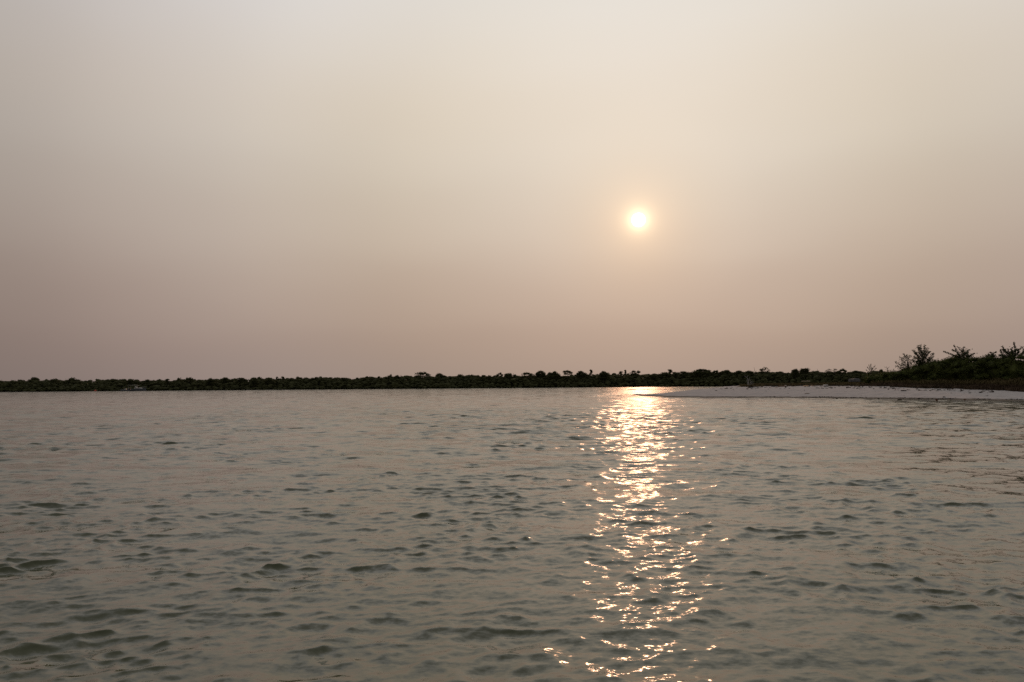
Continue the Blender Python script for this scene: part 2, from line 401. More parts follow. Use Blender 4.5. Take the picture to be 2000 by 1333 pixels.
def clump(mb, c, rad, n, size, core=True, sub=1, low=-.4):
    """a lobe of foliage: leaves through an uneven shell round a dark leafy middle"""
    c = np.asarray(c, float); rad = np.asarray(rad, float)
    if core:
        v, f = ICO[sub]; seed = rng.uniform(0, 6.28, 3)
        d = 1 + .16 * np.sin(v @ np.array([3.1, 2.2, 4.0]) + seed[0]) + .10 * np.sin(v @ np.array([-5.2, 6.1, 3.3]) + seed[1])
        mb.add(c + v * rad * .80 * d[:, None], f)
    u = rng.normal(0, 1, (int(n * 1.4) + 4, 3)); u /= np.linalg.norm(u, axis=1)[:, None]; u = u[u[:, 2] > low][:n]
    rr = rng.uniform(.70, 1.22, (len(u), 1)) + .12 * np.sin(u @ np.array([[7.], [5.], [6.]]) + c.sum())
    leaves(mb, c + u * rad * rr, size)

# ------------------------------------------------------------------ far mangrove wood: the closed mass, then the crowns that stand out of it
def forest():
    mb = MB()
    TOPX = [-470, -270, -140, -55, 0, 82, 109, 165, 195, 470]; TOPZ = [6.3, 6.3, 6.2, 7.0, 7.1, 7.8, 8.4, 8.2, 8.0, 7.4]
    for row, (dy, z, rz, step, nl) in enumerate(((.6, .09, 1.1, 2.6, 50), (2.5, .22, 1.7, 3.0, 75), (5, .40, 1.9, 3.4, 80), (8, .58, 1.8, 3.8, 90), (13, .69, 1.7, 4.2, 80), (22, .70, 1.8, 5.0, 60), (50, .72, 1.8, 9.0, 40))):
        x = -470.0
        while x < 470:
            side = abs(x) > 320
            s = rng.uniform(.72, 1.28)
            c = (x, float(SHORE(x)) + dy + rng.uniform(-1.5, 1.5), z * float(np.interp(x, TOPX, TOPZ)) + rng.normal(0, .28))
            R3 = np.array([step * .70 * s, 2.4, rz * s])
            v, f = ICO[1]; mb.add(np.array(c) + v * R3 * .72 * (1 + .12 * np.sin(v @ np.array([4., 3., 5.]) + x))[:, None], f)
            for q in range(2 if side else (5 if row < 5 else 3)):
                u = rng.normal(0, 1, 3); u /= np.linalg.norm(u); u[2] = abs(u[2]) if row > 1 else u[2]; u[1] = -abs(u[1]) if rng.random() < .7 else u[1]
                rr = rng.uniform(.22, .48)
                clump(mb, np.array(c) + u * R3 * rng.uniform(.62, .92), R3 * rr * np.array([1, 1, .9]), int(nl * (.10 if side else .20)), .52, True, 0, -.8)
            x += step * rng.uniform(.75, 1.25) * (1.5 if side else 1)
    xs = np.arange(-470, 471, 2.5); rg = []
    for dy, fz in ((4.5, .02), (5.5, .30), (9, .52), (14, .62), (24, .64), (60, .66), (70, .02)):
        for x in xs: rg.append((x, float(SHORE(x)) + dy + .5 * math.sin(x * 1.3 + dy), fz * float(np.interp(x, TOPX, TOPZ)) * (1 + .06 * math.sin(x * .9 + dy) + .05 * math.sin(x * .37))))
    nx = len(xs); mb.add(rg, [(j * nx + k, j * nx + k + 1, (j + 1) * nx + k + 1, (j + 1) * nx + k) for j in range(6) for k in range(nx - 1)])
    o = mb.build('mangrove_wood', M['mangrove']); tag(o, 'dark green mangrove wood in a closed band along the far shore', 'mangrove wood', kind='stuff')
forest()
def mangrove_tree(px, top, w, style, label, Y=None, seed=0):
    global rng
    keep = rng; rng = np.random.default_rng(1000 + int(px))
    Y = Y or 424 + rng.uniform(-2, 6)
    T = at(px, top, Y); wid = w / FPX * Y
    root = empty('mangrove_tree', (T.x, T.y, .3)); tag(root, label, 'tree', 'taller mangroves standing out of the far tree line')
    o = Vector((T.x, T.y, .3)); H = T.z - .3
    cr, tr = MB(), MB()
    lobes = []
    if style == 'dome':
        n = max(3, int(round(wid / 1.5)))
        for k in range(n):
            f = (k + .5) / n * 2 - 1; hz = H - .8 - 1.2 * f * f - rng.uniform(0, .8)
            lobes.append((f * wid * .40, rng.uniform(-.8, .8), hz, wid / n * rng.uniform(.55, 1.05), rng.uniform(.5, 1.0)))
        for f in (-.3, 0, .3): lobes.append((f * wid, 0, H - 2.3 - rng.uniform(0, .4), wid * .26, 1.1))
        for f in (-.4, -.13, .13, .4): lobes.append((f * wid, .4, H - 3.5 - rng.uniform(0, .4), wid * .24, 1.2))
    elif style == 'open':
        n = max(4, int(round(wid / 1.3)))
        for k in range(n):
            f = (k + .5) / n * 2 - 1; hz = H - .55 - .9 * abs(f) ** 1.5 - rng.uniform(0, .9)
            lobes.append((f * wid * .42, rng.uniform(-.9, .9), hz, wid / n * .74, .60 + rng.uniform(0, .35)))
        for f in (-.25, .2): lobes.append((f * wid, 0, H - 2.4 - rng.uniform(0, .5), wid * .22, .7))
    elif style == 'sprig':
        lobes = [(0, 0, H - .5, wid * .40, .5), (wid * .2 * rng.choice((-1, 1)), .2, H - 1.05, wid * .34, .5), (wid * .08, .1, H - 1.65, wid * .36, .55), (-wid * .1, .1, H - 2.4, wid * .4, .6)]
    elif style == 'wispy':
        n = 6
        for k in range(n):
            f = (k + .5) / n * 2 - 1; lobes.append((f * wid * .42, rng.uniform(-.5, .5), H - .3 - 1.0 * f * f - rng.uniform(0, 1.1), wid / n * .7, .4))
    top_trunk = Vector((rng.uniform(-.3, .3), 0, max(H * .62, H - 2.6)))
    tr.tube([(0, 0, -.3), (rng.uniform(-.15, .15), 0, top_trunk.z * .5), tuple(top_trunk)], [.24, .19, .13], 6)
    for lx, ly, lz, rx, rz in lobes:
        m_ = (top_trunk + Vector((lx, ly, lz))) * .5 + Vector((0, 0, -.25))
        tr.tube([tuple(top_trunk), tuple(m_), (lx, ly, lz + .1)], [.12, .08, .05], 5)
        dens = {'dome': 150, 'open': 85, 'sprig': 75, 'wispy': 45}[style]
        clump(cr, (lx, ly, lz), (rx, rx * .9, rz), int(dens * max(.6, rx)), .42 if style != 'wispy' else .34, style in ('dome', 'sprig') or (style == 'open' and rng.random() < .75), 1, -.6)
    cr.build('crown', M['mangrove'], root); tr.build('trunk', M['bark'], root)
    rng = keep
TREES = [
 (67, 736.3, 20, 'dome', 'rounded mangrove crown highest near the left end of the far shore'),
 (105, 738.8, 20, 'dome', 'low flat mangrove crown between the left end crown and the red buoy'),
 (143, 738.2, 26, 'dome', 'broad low mangrove crown a little left of the red buoy'),
 (221, 739.4, 18, 'dome', 'small mangrove crown between the red buoy and the moored motorboat'),
 (254, 739.6, 17, 'dome', 'small mangrove crown directly behind the moored motorboat'),
 (327, 740.0, 9, 'sprig', 'thin mangrove sprig rising right of the moored motorboat'),
 (351, 736.6, 12, 'open', 'narrow mangrove crown right of the moored motorboat, left of a pair'),
 (371, 735.3, 14, 'open', 'leaning two lobed mangrove crown right of the moored motorboat, right of a pair'),
 (412, 739.0, 16, 'dome', 'low mangrove crown after the two lobed one, left of the flat topped crown'),
 (441, 736.6, 19, 'dome', 'flat topped mangrove crown in the left quarter of the far shore'),
 (470, 737.2, 18, 'dome', 'mangrove crown just right of the flat topped one in the left quarter'),
 (498, 738.6, 14, 'dome', 'small rounded mangrove crown right of the left quarter of the far shore'),
 (527, 737.6, 22, 'dome', 'smooth broad mangrove crown left of two thin sprigs'),
 (541, 736.2, 5, 'sprig', 'first thin mangrove sprig beyond the smooth broad crown'),
 (552, 735.6, 7, 'sprig', 'second thin mangrove sprig beyond the smooth broad crown'),
 (570, 737.8, 16, 'dome', 'rounded mangrove crown right of two thin sprigs'),
 (617, 736.4, 6, 'sprig', 'lone thin mangrove sprig between two low crowns left of middle'),
 (629, 738.2, 15, 'dome', 'low mangrove crown just right of the lone thin sprig'),
 (673, 736.4, 26, 'dome', 'wide flat mangrove crown left of the middle of the far shore'),
 (713, 736.2, 18, 'dome', 'mangrove crown right of the wide flat one, left of the twin heads'),
 (740, 735.0, 7, 'sprig', 'small mangrove sprig just left of the twin headed crowns'),
 (762, 732.2, 12, 'open', 'left one of twin mangrove heads left of the middle of the far shore'),
 (776, 732.9, 11, 'dome', 'right one of twin mangrove heads left of the middle of the far shore'),
 (826, 726.3, 34, 'open', 'broad lobed mangrove crown with gaps standing high left of the middle'),
 (860, 729.2, 22, 'dome', 'dense mangrove crown just right of the broad lobed one'),
 (899, 730.2, 15, 'dome', 'small mangrove crown, left of two alike just left of the middle'),
 (921, 729.8, 13, 'dome', 'small mangrove crown, right of two alike just left of the middle'),
 (953, 732.6, 18, 'dome', 'low rounded mangrove crown near the middle of the far shore'),
 (976, 727.0, 13, 'open', 'flat mangrove crown with gaps near the middle of the far shore'),
 (993, 727.4, 16, 'dome', 'dense mangrove crown at the middle of the far shore'),
 (1031, 725.6, 27, 'open', 'lopsided flat mangrove crown rising to the right of the middle'),
 (1056, 723.6, 19, 'dome', 'tall dense mangrove crown right of the lopsided one'),
 (1081, 724.8, 24, 'dome', 'wide dense mangrove crown left of the umbrella shaped one'),
 (1109, 721.7, 19, 'open', 'umbrella shaped mangrove crown standing high right of the middle'),
 (1136, 724.0, 20, 'dome', 'dense mangrove crown right of the umbrella shaped one'),
 (1154, 722.2, 7, 'sprig', 'small mangrove sprig between two dense crowns left of the glitter path'),
 (1179, 724.2, 17, 'dome', 'dense mangrove crown at the left edge of the glitter path'),
 (1213, 725.6, 9, 'sprig', 'small tufted mangrove left of the thin tall one under the sun'),
 (1221, 723.0, 5, 'sprig', 'thin tall mangrove under the sun with a tiny head'),
 (1240, 722.2, 21, 'open', 'spreading mangrove crown right below the sun'),
 (1276, 729.2, 15, 'dome', 'low rounded mangrove crown just right of the sun'),
 (1298, 726.6, 23, 'dome', 'rounded mangrove crown left of the flat headed stalk'),
 (1308, 721.6, 10, 'sprig', 'mangrove on a bare stalk with a small flat head'),
 (1337, 724.6, 24, 'dome', 'dense mangrove crown right of the flat headed stalk'),
 (1371, 719.0, 34, 'dome', 'largest domed mangrove crown, above the sand spit'),
 (1397, 721.2, 13, 'open', 'narrow mangrove crown just right of the largest domed one'),
 (1416, 721.4, 25, 'dome', 'wide mangrove crown sloping to the right above the sand spit'),
 (1444, 723.6, 18, 'dome', 'mangrove crown above the pale dead tree, on its left'),
 (1463, 722.6, 17, 'dome', 'mangrove crown above the pale dead tree, on its right'),
 (1493, 718.2, 22, 'open', 'round mangrove crown with sky gaps right of the dead tree'),
 (1526, 724.6, 21, 'dome', 'low domed mangrove crown right of the round crown with gaps'),
 (1553, 719.4, 15, 'dome', 'left lobe of a tall mangrove pair above the beach litter'),
 (1570, 717.6, 16, 'dome', 'right lobe of a tall mangrove pair above the beach litter'),
 (1618, 719.2, 16, 'wispy', 'wispy pale tree at the right part of the tree line, on the left of two'),
 (1631, 718.6, 11, 'wispy', 'wispy pale tree at the right part of the tree line, on the right of two'),
 (1645, 720.8, 17, 'open', 'mangrove crown right of the two wispy trees'),
 (1672, 722.6, 20, 'dome', 'mangrove crown above the grey block on the dune'),
 (1720, 721.8, 18, 'dome', 'mangrove crown at the right end of the tree line before the thicket'),
]
for px, top, w, style, label in TREES: mangrove_tree(px, top, w, style, label)

# ------------------------------------------------------------------ branching plants near by
def branch_tree(mb_wood, tips, base, r_base, seg=5):
    """limbs that leave the base and curve up to each tip"""
    r = random.Random(int(abs(base.x) * 100))
    for tip, rad in tips:
        m1 = base.lerp(tip, .35) + Vector((r.uniform(-.1, .1), r.uniform(-.1, .1), .12 * (tip - base).length)); m2 = base.lerp(tip, .72) + Vector((0, 0, .06 * (tip - base).length))
        mb_wood.tube([tuple(base), tuple(m1), tuple(m2), tuple(tip)], [r_base, r_base * .7, rad, rad * .5], seg)
def leafy_shoot(lv, wd, p0, p1, n, size, sag=0.0, spread=.16, start=.15):
    """a twig with leaves set along it"""
    p0, p1 = Vector(p0), Vector(p1); L = (p1 - p0).length
    pts = [p0.lerp(p1, k / 4) + Vector((0, 0, sag * math.sin(math.pi * k / 4))) for k in range(5)]
    wd.tube([tuple(p) for p in pts], [.022, .018, .014, .010, .006], 4)
    P = []
    for k in range(n):
        f = start + (1 - start) * (k + rng.random()) / n
        q = p0.lerp(p1, f) + Vector((0, 0, sag * math.sin(math.pi * f)))
        P.append(np.array(q) + rng.normal(0, spread * (1.1 - .5 * f), 3))
    leaves(lv, P, size, asp=.5)
def dune_Yt(px):
    d = ray(px, 745.0); a = d.x / d.y; return float(np.interp(a, A_, YF) + np.interp(a, A_, WD)) + 7.0
def px_tree(name, base_px, base_Y, shoots, label, n, size, spread, trunk_r, sag=0.0, extra=None, start=.15, mat='tree_leaf', cat='tree'):
    if base_Y < 130: base_Y = dune_Yt(base_px)
    b = ground(base_px, base_Y); root = empty(name, b); tag(root, label, cat)
    lv, wd = MB(), MB()
    for (x0, y0, x1, y1) in shoots:
        if name.endswith('shrub'): x0 += rng.uniform(-6, 6); y0 += rng.uniform(0, 4)
        else: x0 += rng.uniform(-2, 2)
        d0, d1 = rng.uniform(-.7, .7), rng.uniform(-.9, .9)
        p0 = at(x0, y0, base_Y + d0) - b; p1 = at(x1, y1, base_Y + d1) - b
        mid = Vector((p0.x * .35, p0.y * .35, p0.z * .55))
        wd.tube([(0, 0, -.2), tuple(mid), tuple(p0)], [trunk_r, trunk_r * .7, .03], 5)
        k = max(4, int(n * (p1 - p0).length)); leafy_shoot(lv, wd, p0, p1, k, size, sag * rng.uniform(-2.5, 3.5), spread * rng.uniform(.8, 1.4), start)
    for (cx, cy, rx, rz_, m) in (extra or ()):
        q = rng.normal(0, .45, (m, 3)); c_ = np.array(at(cx, cy, base_Y) - b); k = base_Y / FPX
        leaves(lv, c_ + q * np.array([rx * k, .7, rz_ * k]), size)
    wd.build('trunk', M['bark'], root); lv.build('crown', M[mat], root)
    return root
# tall leafy tree and the sparse round-leaved one in front of it
px_tree('leafy_tree', 1806, 99, [
 (1802, 704, 1797, 674), (1801, 700, 1792, 677), (1803, 702, 1806, 675), (1800, 706, 1783, 684), (1800, 704, 1787, 689), (1804, 704, 1812, 683), (1806, 706, 1817, 687),
 (1808, 708, 1823, 691), (1806, 710, 1822, 698), (1802, 712, 1785, 697), (1802, 714, 1782, 704), (1806, 714, 1816, 703), (1801, 715, 1790, 707), (1804, 700, 1800, 684), (1803, 712, 1807, 695),
 (1805, 718, 1794, 706), (1806, 718, 1813, 708), (1810, 712, 1829, 705)],
 'tallest leafy tree with upright sprays above the left of the thicket', 72, .19, .11, .13, .05, [(1802, 702, 12, 16, 260), (1806, 713, 14, 12, 240), (1797, 690, 10, 12, 60)])
px_tree('sparse_tree', 1774, 96, [
 (1768, 714, 1748, 708), (1767, 708, 1757, 697), (1770, 704, 1764, 692), (1772, 704, 1771, 693), (1773, 706, 1778, 695), (1766, 716, 1750, 717), (1770, 712, 1759, 703),
 (1776, 708, 1786, 699), (1775, 714, 1784, 707), (1772, 718, 1763, 711), (1778, 716, 1790, 712), (1770, 720, 1756, 720)],
 'sparse round leaved tree leaning left of the tallest leafy tree', 26, .21, .12, .10, .05, [(1776, 712, 14, 12, 60), (1766, 704, 12, 10, 40)])
px_tree('open_shrub', 1879, 97, [
 (1876, 694, 1863, 675), (1874, 696, 1843, 687), (1876, 694, 1859, 683), (1879, 692, 1871, 678), (1881, 694, 1883, 678), (1883, 694, 1878, 684), (1885, 694, 1894, 683), (1888, 695, 1904, 690),
 (1880, 698, 1870, 689), (1884, 698, 1889, 688), (1888, 698, 1898, 694), (1876, 700, 1860, 694), (1882, 700, 1882, 690)],
 'shrub with long upright leafy shoots right of the tallest leafy tree', 54, .19, .07, .06, .04, [(1880, 696, 20, 8, 380), (1884, 689, 9, 8, 90)])
px_tree('arching_shrub', 1936, 96, [(1936, 697, 1930, 691), (1937, 696, 1946, 688), (1936, 695, 1934, 688), (1939, 697, 1944, 692), (1934, 698, 1926, 695)],
 'small shrub with flat topped twigs between two taller shooting shrubs', 50, .19, .07, .05, .03, [(1936, 697, 12, 6, 160)])
px_tree('upright_shrub', 1975, 95, [
 (1968, 694, 1957, 677), (1966, 690, 1961, 681), (1959, 680, 1963, 690), (1972, 694, 1968, 682), (1975, 690, 1975, 681), (1979, 690, 1980, 669), (1980, 684, 1992, 682), (1982, 686, 1999, 678), (1982, 690, 1991, 687),
 (1978, 694, 1984, 682), (1970, 698, 1952, 694), (1956, 696, 1954, 683), (1976, 696, 1975, 686), (1990, 694, 1999, 688), (1997, 692, 2000, 681)],
 'shrub with a single tall vertical shoot near the right edge', 58, .19, .07, .06, .03, [(1975, 695, 24, 8, 400), (1978, 686, 10, 8, 110)])
px_tree('airy_tree', 1701, 180, [(1700, 726, 1693, 716), (1700, 724, 1697, 712), (1702, 724, 1701, 711), (1702, 724, 1708, 714), (1703, 727, 1712, 719), (1699, 728, 1690, 722), (1701, 728, 1705, 718)],
 'airy half bare tree between the far tree line and the thicket', 12, .30, .09, .05)

def bare_tree(name, base, twigs, label, mat, rad, Y):
    root = empty(name, base); tag(root, label, 'dead tree'); tr = MB(); br = MB()
    for i, pl in enumerate(twigs):
        P = [at(x, y, Y + rng.uniform(-.15, .15)) - base for x, y in pl]; n = len(P)
        (tr if i == 0 else br).tube([tuple(p) for p in P], [rad * (1.0 - .75 * k / (n - 1)) * (1 if i == 0 else .55) for k in range(n)], 6)
    tr.build('trunk', M[mat], root, True); br.build('branches', M[mat], root, True)
b = ground(1461, 119.5)
bare_tree('dead_tree', b, [[(1461.5, 755), (1461, 750), (1462, 745), (1460.5, 740), (1458, 737.5), (1455, 735.2), (1453.8, 734.6)],
   [(1460.5, 750), (1459.2, 745), (1458.5, 740.5)], [(1462, 745), (1464.2, 741), (1464.5, 736.8)], [(1462, 752), (1465.5, 747.5), (1466, 742.5), (1468.5, 740.5)], [(1465, 748), (1469, 745), (1472, 745.6)], [(1458.5, 738), (1460, 735), (1461, 734.2)],
   [(1463, 753), (1468, 750), (1471.5, 751.8)], [(1466, 749), (1470, 748), (1473, 749.5)]],
   'bleached dead tree with bare forked branches standing on the sand spit', 'bleached', .085, 119.5)
b = at(1476, 731, 421); b.z = .3
bare_tree('bare_snag', b, [[(1476, 755), (1475.5, 730), (1474, 724), (1472.7, 717.8)], [(1475, 728), (1477.5, 723.5)]], 'thin bare snag sticking up just right of the dead tree', 'bark', .16, 421)
b = at(1599, 731, 421); b.z = .3
bare_tree('bare_snag', b, [[(1599, 754), (1598.8, 728), (1596, 720.8)], [(1598.5, 727), (1600, 723.5)]], 'thin bare snag sticking up left of the two wispy trees', 'bark', .15, 421)
b = ground(1735, 150)
bare_tree('leaning_snag', b, [[(1737, 742), (1735, 727), (1733, 720), (1729, 717.5), (1726.5, 717)], [(1733.5, 721), (1736, 717.5), (1738, 716.4)], [(1733, 720), (1731, 715.8)], [(1734, 725), (1729, 721.5)]],
   'leaning bare branches left of the thicket beside the airy tree', 'bark', .07, 150)

# ------------------------------------------------------------------ thicket shrubs on the dune
def dune_Y(px, back=7.0):
    d = ray(px, 745.0); a = d.x / d.y; return float(np.interp(a, A_, YF) + np.interp(a, A_, WD)) + back
def thicket_shrub(px, top, w, Y, label):
    Y = dune_Y(px)
    b = ground(px, Y); T = at(px, top, Y); H = T.z - b.z; wid = w / FPX * Y
    root = empty('thicket_shrub', b); tag(root, label, 'shrub', 'shrubs of the dune thicket')
    lv, st = MB(), MB()
    n = 20 + int(wid * 4); wid *= 1.2
    for k in range(n):
        x = (((k + .5) / 9 - .5) if k < 9 else rng.uniform(-.5, .5)) * wid; yv = rng.uniform(-.9, .9)
        top_h = H * (1 - .28 * (2 * x / wid) ** 2); z = top_h if k < 9 else rng.uniform(.10, .90) * top_h
        r = rng.uniform(.30, .60); clump(lv, (x, yv, min(z, top_h - r * rng.uniform(.4, .9))), (r * 1.15, r, r * .85), int(190 * r / .5), .145, True, 0, -.8)
    v, f = ICO[1]; lv.add(v * np.array([wid * .42, .8, H * .42]) * (1 + .1 * np.sin(v @ np.array([5., 3., 4.])))[:, None] + np.array([0, .3, H * .42]), f)
    for k in range(7):                                                     # stray leafy shoots over the top
        x = rng.uniform(-.5, .5) * wid; h0 = H * (.9 - .28 * (2 * x / wid) ** 2)
        st.tube([(x * .3, 0, -.15), (x * .75, 0, h0 * .5), (x, 0, h0 - .28)], [.035, .025, .015], 4)
        leafy_shoot(lv, st, (x, 0, h0 - .3), (x + rng.normal(0, .45), rng.normal(0, .3), h0 + rng.uniform(.15, .75)), 20, .16, .03, .07)
    for k in range(5):
        x = rng.uniform(-.4, .4) * wid
        st.tube([(x * .3, 0, -.15), (x * .7, rng.uniform(-.3, .3), H * .4), (x, rng.uniform(-.4, .4), H * .75)], [.05, .035, .02], 5)
    lv.build('foliage', M['shrub'], root); st.build('stem', M['bark'], root)
for a_ in [
 (1716, 733, 42, 104, 'lowest shrub at the left tip of the dune thicket'),
 (1746, 727, 48, 102, 'low rounded shrub second from the left tip of the thicket'),
 (1780, 720, 52, 100, 'shrub below the sparse round leaved tree'),
 (1812, 709, 46, 99, 'shrub at the foot of the tallest leafy tree'),
 (1838, 705, 46, 98, 'shrub between the tallest leafy tree and the long shooting shrub'),
 (1868, 698, 50, 98, 'shrub below the long upright leafy shoots'),
 (1900, 698, 52, 97, 'smooth topped shrub right of the long upright shoots'),
 (1932, 697, 50, 97, 'shrub below the flat topped twigs'),
 (1962, 699, 48, 96, 'shrub left of the single tall vertical shoot'),
 (1992, 693, 54, 96, 'shrub cut by the right edge of the picture'),
]: thicket_shrub(*a_)

# ------------------------------------------------------------------ dry scrub and wrack (uncountable)
M['red_scrub'] = mat_principled('red_brown_scrub', (.085, .060, .042), .9, .4, .9, .05, col2=(.13, .094, .064))
M['dry_cover'] = mat_principled('dry_ground_cover', (.145, .114, .056), .9, .35, .5, .05, col2=(.20, .16, .082))
M['wrack'] = mat_principled('wrack', (.06, .045, .035), .9, .5, 2.0, .1)
def blades(mb, P, h, w):
    n = len(P); P = np.asarray(P); a = rng.uniform(0, 6.283, n)
    d = np.stack([np.cos(a), np.sin(a), np.zeros(n)], 1) * w * rng.uniform(.5, 1.3, (n, 1))
    lean = rng.normal(0, .38, (n, 3)); lean[:, 2] = 1; hh = h * rng.uniform(.45, 1.2, (n, 1))
    t = P + lean * hh
    mb.quads(np.stack([P - d * .5, P + d * .5, t + d * .18, t - d * .18], 1))
def scatter(n, a0, a1, t0, t1, dens=None):
    a = rng.uniform(a0, a1, n); W = np.interp(a, A_, WD); t = rng.uniform(t0, t1, n)
    y = np.interp(a, A_, YF) + W + t; x = a * y; z = land_h(x, y)
    if dens is not None: k = dens(a, t) > rng.random(n); a, t, x, y, z = a[k], t[k], x[k], y[k], z[k]
    return np.stack([x, y, z - .03], 1), a, t
mb = MB()
P, a, t = scatter(20000, .44, .80, -.7, 4.0, lambda a, t: np.clip((t + .6 + .5 * np.sin(a * 90) + .4 * np.sin(a * 210)) / .8, 0, 1) * np.clip((a - .43) / .08, 0, 1))
blades(mb, P, .40, .13)
for k in range(260):
    i = rng.integers(len(P)); r = rng.uniform(.2, .38); clump(mb, P[i] + np.array([0, .4, .12]), (r * 1.5, r, r * .8), 26, .13, True, 1, -.2)
tag(mb.build('red_brown_scrub', M['red_scrub']), 'dark red brown scrub edging the sand below the thicket', 'scrub', kind='stuff')
mb = MB()
P, a, t = scatter(42000, .286, .80, .3, 34, lambda a, t: np.clip(t / 2.5, 0, 1) * np.where(a > .47, np.clip((t - 2) / 2, 0, 1), 1) * (.35 + .65 * (np.sin(a * 130 + t * .7) > -.5)))
blades(mb, P, .34, .16)
P, a, t = scatter(9000, .45, .80, 3.2, 7.5); blades(mb, P + np.array([0, 0, .12]), .55, .17)
tag(mb.build('dry_ground_cover', M['dry_cover']), 'low ochre ground cover on the dune between sand and thicket', 'ground cover', kind='stuff')
mb = MB()
P, a, t = scatter(5200, .30, .47, -.4, 9, lambda a, t: np.clip((t + .5 * np.sin(a * 160)) / 1.2, 0, 1) * (.4 + .6 * (np.sin(a * 75 + 1) > -.3)))
blades(mb, P, .22, .10)
for k in range(120):
    i = rng.integers(len(P)); r = rng.uniform(.15, .32); clump(mb, P[i] + np.array([0, .4, .05]), (r * 1.8, r, r * .6), 18, .12, True, 1, -.1)
tag(mb.build('grey_brown_scrub', M['wrack']), 'grey brown dead scrub behind the beach litter', 'scrub', kind='stuff')
mb = MB()
def bits(P, s0, s1):
    for p in P:
        s = rng.uniform(s0, s1); mb.box(p + np.array([0, 0, .02 + s * .08]), (s * rng.uniform(.8, 2.6), s * rng.uniform(.4, .9), s * rng.uniform(.2, .5)), rng.uniform(0, 3.14), rng.normal(0, .2), .22)
P, a, t = scatter(760, .25, .60, -5.2, .3, lambda a, t: np.where(t > -4.0, .75, .25) * (.3 + .7 * (np.sin(a * 150) > 0)) * np.clip((a - .245) / .05, 0, 1))
bits(P, .05, .25)
P, a, t = scatter(40, .26, .66, -13, -5); bits(P, .05, .14)
# thin dark weed line left at the swash edge
aw = rng.uniform(.26, .66, 700); yw = np.interp(aw, A_, YF) + .5 * wav2(aw * np.interp(aw, A_, YF), 0, .55, 3) + rng.normal(.75, .12, 700); xw = aw * yw
kk = (np.sin(aw * 120) + np.sin(aw * 47 + 2)) > -.6
bits(np.stack([xw, yw, land_h(xw, yw)], 1)[kk], .03, .09)
tag(mb.build('beach_wrack', M['wrack']), 'dark bits of wrack strewn over the upper sand and swash line', 'wrack', kind='stuff')

# ------------------------------------------------------------------ things lying on the beach
M['pale_wood'] = mat_principled('pale_wood', (.55, .45, .34), .8, .2, 8)
M['tan_foam'] = mat_principled('tan_foam', (.55, .38, .24), .8, .2, 6)
M['white_litter'] = mat_principled('white_litter', (.62, .58, .56), .7, .12, 6)
M['grey_stone'] = mat_principled('grey_stone', (.16, .16, .17), .9, .3, 4, bump=.4)
M['black_wood'] = mat_principled('charred_wood', (.025, .022, .02), .9, .4, 6)
M['brown_wood'] = mat_principled('brown_wood', (.20, .12, .065), .85, .3, 7)
M['blue_litter'] = mat_principled('blue_litter', (.34, .38, .44), .6, .1, 5)
M['husk'] = mat_principled('coconut_husk', (.15, .055, .03), .85, .4, 12)
def log(name, px, py, wpx, r, mat, label, bend=.0, rz=0., stub=True):
    p = on_land(px, py)
    if p is None: p = at(px, py, 80); p.z = -.02
    L = wpx / FPX * p.y; root = empty(name, p, rz); tag(root, label, 'driftwood')
    b = MB(); n = 7
    b.tube([((k / (n - 1) - .5) * L, .04 * math.sin(k * 1.7), r * .75 + bend * math.sin(math.pi * k / (n - 1))) for k in range(n)], [r * (1 - .35 * abs(k / (n - 1) - .4)) * (1 + .1 * math.sin(k * 2.3)) for k in range(n)], 8)
    b.build('log', M[mat], root, True)
    if stub:
        s = MB(); s.tube([(L * .18, 0, r), (L * .24, -.05, r * 2.2), (L * .30, -.06, r * 3.0)], [r * .4, r * .3, r * .15], 5); s.build('branch_stub', M[mat], root, True)
    return root
def slab(name, px, py, wpx, d, h, mat, label, cat, rz=0., tilt=0., jag=.08, z=0.):
    p = on_land(px, py)
    if p is None: p = at(px, py, 80); p.z = -.02
    L = wpx / FPX * p.y; b = MB(); n = 5; vv = []; f = []                       # an uneven, chamfered slab
    prof = [(-d / 2, 0), (-d / 2, h * .75), (-d * .38, h), (d * .38, h * .95), (d / 2, h * .7), (d / 2, 0)]
    for k in range(n):
        x = (k / (n - 1) - .5) * L; s = 1 - .10 * (k in (0, n - 1))
        for (yv, zv) in prof: vv.append((x + rng.normal(0, jag * .1 * L), yv * s + rng.normal(0, jag * d * .3), zv * s * (1 + rng.normal(0, jag)) - .03))
    m_ = len(prof)
    for k in range(n - 1):
        for j in range(m_): f.append((k * m_ + j, k * m_ + (j + 1) % m_, (k + 1) * m_ + (j + 1) % m_, (k + 1) * m_ + j))
    f.append(tuple(range(m_))[::-1]); f.append(tuple((n - 1) * m_ + j for j in range(m_)))
    b.add(vv, f); o = b.build(name, M[mat]); o.location = (p.x, p.y, p.z + z); o.rotation_euler = (0, tilt, rz); tag(o, label, cat); return o
slab('weathered_board', 1444.5, 756.0, 7.5, .25, .13, 'pale_wood', 'short pale board at the left end of the beach litter', 'board', .1)
log('driftwood_log', 1468, 757.6, 13, .09, 'black_wood', 'charred black log lying at the foot of the dead tree', .02, .1)
log('driftwood_log', 1513, 755.8, 9, .06, 'black_wood', 'thin black stick on the sand right of the dead tree', .02, -.1, False)
log('driftwood_log', 1528, 755.8, 17, .08, 'brown_wood', 'brown log lying level at the top of the sand', .03, .05)
slab('litter_slab', 1516, 758.0, 5, .3, .07, 'tan_foam', 'small thin tan piece lying below the black stick', 'litter')
slab('litter_slab', 1534, 754.6, 4, .3, .15, 'white_litter', 'small white piece at the right end of the brown log', 'litter')
log('driftwood_stump', 1543, 753.2, 4, .15, 'black_wood', 'black stump left of the bluish sheet', 0, .4, True)
